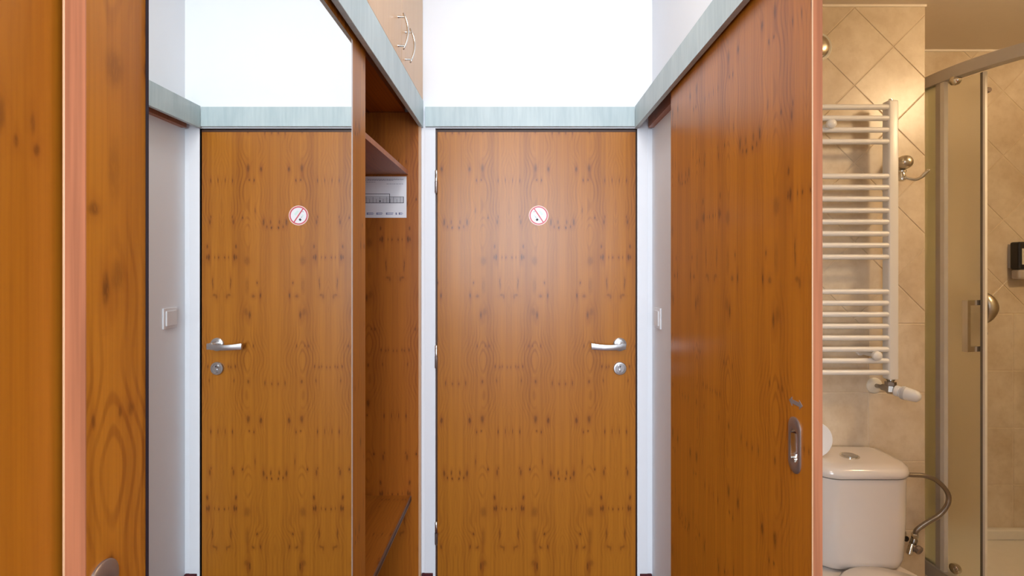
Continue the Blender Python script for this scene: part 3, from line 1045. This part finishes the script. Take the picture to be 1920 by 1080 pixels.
# water hose and stop valve
hp = [(1.2995, 1.79, 0.670), (PX(1702, 1.80), 1.80, PZ(890, 1.80)), (PX(1735, 1.80), 1.80, PZ(892.5, 1.80)), (PX(1760, 1.80), 1.80, PZ(904, 1.80)), (PX(1777, 1.80), 1.80, PZ(925, 1.80)),
      (PX(1777, 1.80), 1.80, PZ(945, 1.80)), (PX(1762, 1.805), 1.805, PZ(965, 1.805)), (PX(1738, 1.81), 1.81, PZ(980, 1.81)), (PX(1720, 1.815), 1.815, PZ(993, 1.815)), (PX(1715, 1.82), 1.82, PZ(1003, 1.82))]
bm = bmesh.new()
tube(bm, smooth_path(hp, 7), 0.0078, 14)
hs = tag(obj('water_hose', bm, 'hose', None, 'all'), 'braided steel water hose looping from cistern to wall valve', 'hose')
bm = bmesh.new()
e = Vector(hp[-1])
lathe(bm, e + Vector((0, 0, 0.006)), (0.05, 0, -1), [(0.0095, 0), (0.011, 0.003), (0.011, 0.017), (0.009, 0.019)], 6)
obj('hose_nut', bm, 'chrome', hs, 30)
sv = thing('stop_valve', (e.x - 0.012, YB, e.z - 0.055), 'chrome angle stop valve on the tiles below the hose', 'valve')
bm = bmesh.new()
lathe(bm, (e.x - 0.018, YB, e.z - 0.022), (0, -1, 0), [(0.026, 0), (0.024, 0.004), (0.010, 0.007), (0.010, 0.035)], 24)
lathe(bm, (e.x + 0.0005, e.y, e.z - 0.012), (-0.35, 0, -1), [(0.0085, 0), (0.0105, 0.004), (0.0105, 0.026), (0.008, 0.030)], 16)
obj('body', bm, 'dark_chrome', sv, 40)
bm = bmesh.new()
lathe(bm, (e.x - 0.010, e.y, e.z - 0.034), (0.35, -0.85, -0.35), [(0.006, 0), (0.007, 0.012), (0.013, 0.015), (0.0155, 0.019), (0.0155, 0.028), (0.011, 0.031)], 10)
obj('knob', bm, 'bronze', sv, 30)
bm = bmesh.new()
lathe(bm, (e.x - 0.012, e.y - 0.004, e.z - 0.030), (-0.45, -0.15, -1), [(0.0075, 0), (0.0095, 0.012), (0.0105, 0.020), (0.0095, 0.036), (0.004, 0.040)], 14)
obj('spout', bm, 'chrome', sv, 40)

# ------------------------------------------------------------------ shower
AC, AR, AX = (2.234, 1.98), 0.65, 1.584


def arcp(s, r):
    """s in degrees along the curve from the left wing (0) to the front wing (90)"""
    a = math.radians(s)
    return (AC[0] - r * math.cos(a), AC[1] - r * math.sin(a))


def path(r, s0, s1, n=24, tail0=None, tail1=None):
    pts = []
    if tail0 is not None:
        pts.append((AC[0] - r, tail0))
    for k in range(n + 1):
        pts.append(arcp(s0 + (s1 - s0) * k / n, r))
    if tail1 is not None:
        pts.append((tail1, AC[1] - r))
    return pts


def curved(bm, outer, inner, z0, z1):
    rings = []
    for (a, b) in zip(outer, inner):
        rings.append([(a[0], a[1], z0), (a[0], a[1], z1), (b[0], b[1], z1), (b[0], b[1], z0)])
    return loft(bm, rings)


tr = bmesh.new()
out = path(AR + 0.018, 0, 90, 30, YS - 0.001, 2.595)
poly = out + [(2.595, YS - 0.001)]
loft(tr, [[(x, y, 0.0) for x, y in poly], [(x, y, 0.200) for x, y in poly]])
tray = thing('shower_tray', (2.0, 1.8, 0), 'white quadrant shower tray below the curved glass enclosure', 'shower tray')
obj('body', tr, 'acryl', tray)
bm = bmesh.new()
box(bm, AX + 0.001, 2.594, YS - 0.03, YS - 0.001, 0.200, 0.245, bev=0.006)
obj('rim', bm, 'acryl', tray)

se = thing('shower_enclosure', (AX + 0.25, 1.8, 0.20), 'curved frosted glass shower enclosure with grey rails and open sliding door', 'shower')
curved(bmb := bmesh.new(), path(AR + 0.012, 0, 90, 40, YS - 0.002, 2.594), path(AR - 0.026, 0, 90, 40, YS - 0.002, 2.594), 2.070, 2.113)
obj('top_rail', bmb, 'alu', se, 30)
curved(bmb := bmesh.new(), path(AR + 0.012, 0, 90, 40, YS - 0.031, 2.594), path(AR - 0.026, 0, 90, 40, YS - 0.031, 2.594), 0.2005, 0.252)
obj('bottom_rail', bmb, 'alu', se, 30)
# fixed panes at both wings
curved(bmb := bmesh.new(), path(AR, 0, 4.0, 4, YS - 0.004), path(AR - 0.005, 0, 4.0, 4, YS - 0.004), 0.252, 2.070)
obj('fixed_pane', bmb, 'glass_g', se, 30)
curved(bmb := bmesh.new(), path(AR, 80, 90, 6, None, 2.59), path(AR - 0.005, 80, 90, 6, None, 2.59), 0.252, 2.070)
obj('fixed_pane', bmb, 'glass_g', se, 30)
curved(bmb := bmesh.new(), path(AR + 0.004, 3.2, 5.1, 3), path(AR - 0.009, 3.2, 5.1, 3), 0.252, 2.070)
obj('post', bmb, 'alu', se, 30)
curved(bmb := bmesh.new(), path(AR + 0.006, 5.1, 6.5, 3), path(AR - 0.010, 5.1, 6.5, 3), 0.252, 2.070)
obj('post', bmb, 'alu_white', se, 30)
# sliding leaf, pushed open behind the fixed pane
sdr = None
curved(bmb := bmesh.new(), path(AR - 0.014, -2, 16.8, 10), path(AR - 0.019, -2, 16.8, 10), 0.262, 2.062)
sdr = obj('sliding_pane', bmb, 'glass', se, 30)
curved(bmb := bmesh.new(), path(AR - 0.010, 16.4, 17.1, 3), path(AR - 0.022, 16.4, 17.1, 3), 0.262, 2.062)
obj('seal', bmb, 'seal', sdr)
curved(bmb := bmesh.new(), path(AR - 0.010, 17.1, 17.7, 3), path(AR - 0.022, 17.1, 17.7, 3), 0.262, 2.062)
obj('edge_profile', bmb, 'alu_white', sdr)
# bar handle standing off the leaf
na = math.radians(15.6)
nv = Vector((-math.cos(na), -math.sin(na), 0))
g0 = Vector((*arcp(15.6, AR - 0.013), 0))
hz0, hz1 = 1.087, 1.267
bm = bmesh.new()
tv = Vector((math.sin(na), -math.cos(na), 0))


def obox(bm, c, e1, e2, e3):
    vs = [bm.verts.new(c + e1 * a + e2 * b + e3 * d) for a in (-1, 1) for b in (-1, 1) for d in (-1, 1)]
    for q in ((0, 1, 3, 2), (4, 6, 7, 5), (0, 4, 5, 1), (2, 3, 7, 6), (0, 2, 6, 4), (1, 5, 7, 3)):
        bm.faces.new([vs[i] for i in q])


obox(bm, g0 + nv * 0.056 + Vector((0, 0, (hz0 + hz1) / 2)), nv * 0.007, tv * 0.009, Vector((0, 0, (hz1 - hz0) / 2)))
bhh = obj('bar_handle', bm, 'chrome', sdr)
for z in (hz0 + 0.009, hz1 - 0.009):
    bm = bmesh.new()
    obox(bm, g0 + nv * 0.0245 + Vector((0, 0, z)), nv * 0.0245, tv * 0.008, Vector((0, 0, 0.009)))
    obj('standoff', bm, 'chrome', bhh)
# rollers
for (z) in (2.062, 0.285):
    a = math.radians(9.6)
    c = Vector((*arcp(9.6, AR - 0.006), z))
    bm = bmesh.new()
    lathe(bm, c, (-math.cos(a), -math.sin(a), 0), [(0.016, -0.006), (0.018, 0.0), (0.018, 0.012), (0.012, 0.018), (0.004, 0.020)], 22)
    obj('roller', bm, 'chrome', sdr, 40)

# shower rail on the tiles with holder
bx0, by0 = PX(1842.5, 2.205), 2.205
sr = thing('shower_rail', (bx0, YS, 1.05), 'chrome shower rail with oval hand shower holder on the shower tiles', 'shower rail')
bm = bmesh.new()
lathe(bm, (bx0, by0, 1.08), (0, 0, 1), [(0.008, 0), (0.008, 1.08)], 16)
bar = obj('bar', bm, 'chrome', sr, 40)
for z, off in ((1.10, 0.0), (2.139, 0.017)):
    bm = bmesh.new()
    lathe(bm, (bx0 + off, YS, z), (0.0, -1, 0), [(0.017, 0), (0.017, 0.012), (0.0125, 0.020), (0.0125, 0.058), (0.010, 0.064)], 20)
    obj('bracket', bm, 'bronze', sr, 40)
bm = bmesh.new()
rings = []
hx0, hz_ = PX(1853, 2.17), PZ(578, 2.17)
for k in range(15):
    t = k / 14
    zc = hz_ + 0.064 - 0.128 * t
    wdt = 0.029 * math.sqrt(max(0.02, 1 - (2 * t - 1) ** 2)) * (1.05 - 0.25 * t)
    xc = hx0 + 0.010 * math.sin(PI * t)
    yc = 2.178 - 0.012 * math.sin(PI * t)
    rings.append([(xc + wdt * math.cos(2 * PI * i / 20), yc + wdt * 0.8 * math.sin(2 * PI * i / 20), zc) for i in range(20)])
loft(bm, rings)
obj('holder', bm, 'nickel', sr, 'all')

# soap dispenser
dx0 = PX(1906, 2.21)
dp = thing('soap_dispenser', (dx0 + 0.035, YS, PZ(523, 2.21)), 'black wall-mounted soap dispenser in the shower', 'dispenser')
obj('backplate', bx(dx0 + 0.006, dx0 + 0.064, YS - 0.012, YS, PZ(503, 2.24), PZ(458, 2.24)), 'inkfill', dp)
db = obj('bottle', bx(dx0, dx0 + 0.072, YS - 0.058, YS - 0.012, PZ(505, 2.21), PZ(453.5, 2.21), bev=0.008, seg=3), 'black', dp)
obj('label', bx(dx0 + 0.010, dx0 + 0.062, YS - 0.0595, YS - 0.0575, PZ(496, 2.2), PZ(466, 2.2)), 'label', db)
obj('pump', bx(dx0 + 0.002, dx0 + 0.070, YS - 0.055, YS - 0.014, PZ(524, 2.21), PZ(505, 2.21), bev=0.010, seg=3), 'clear', dp)
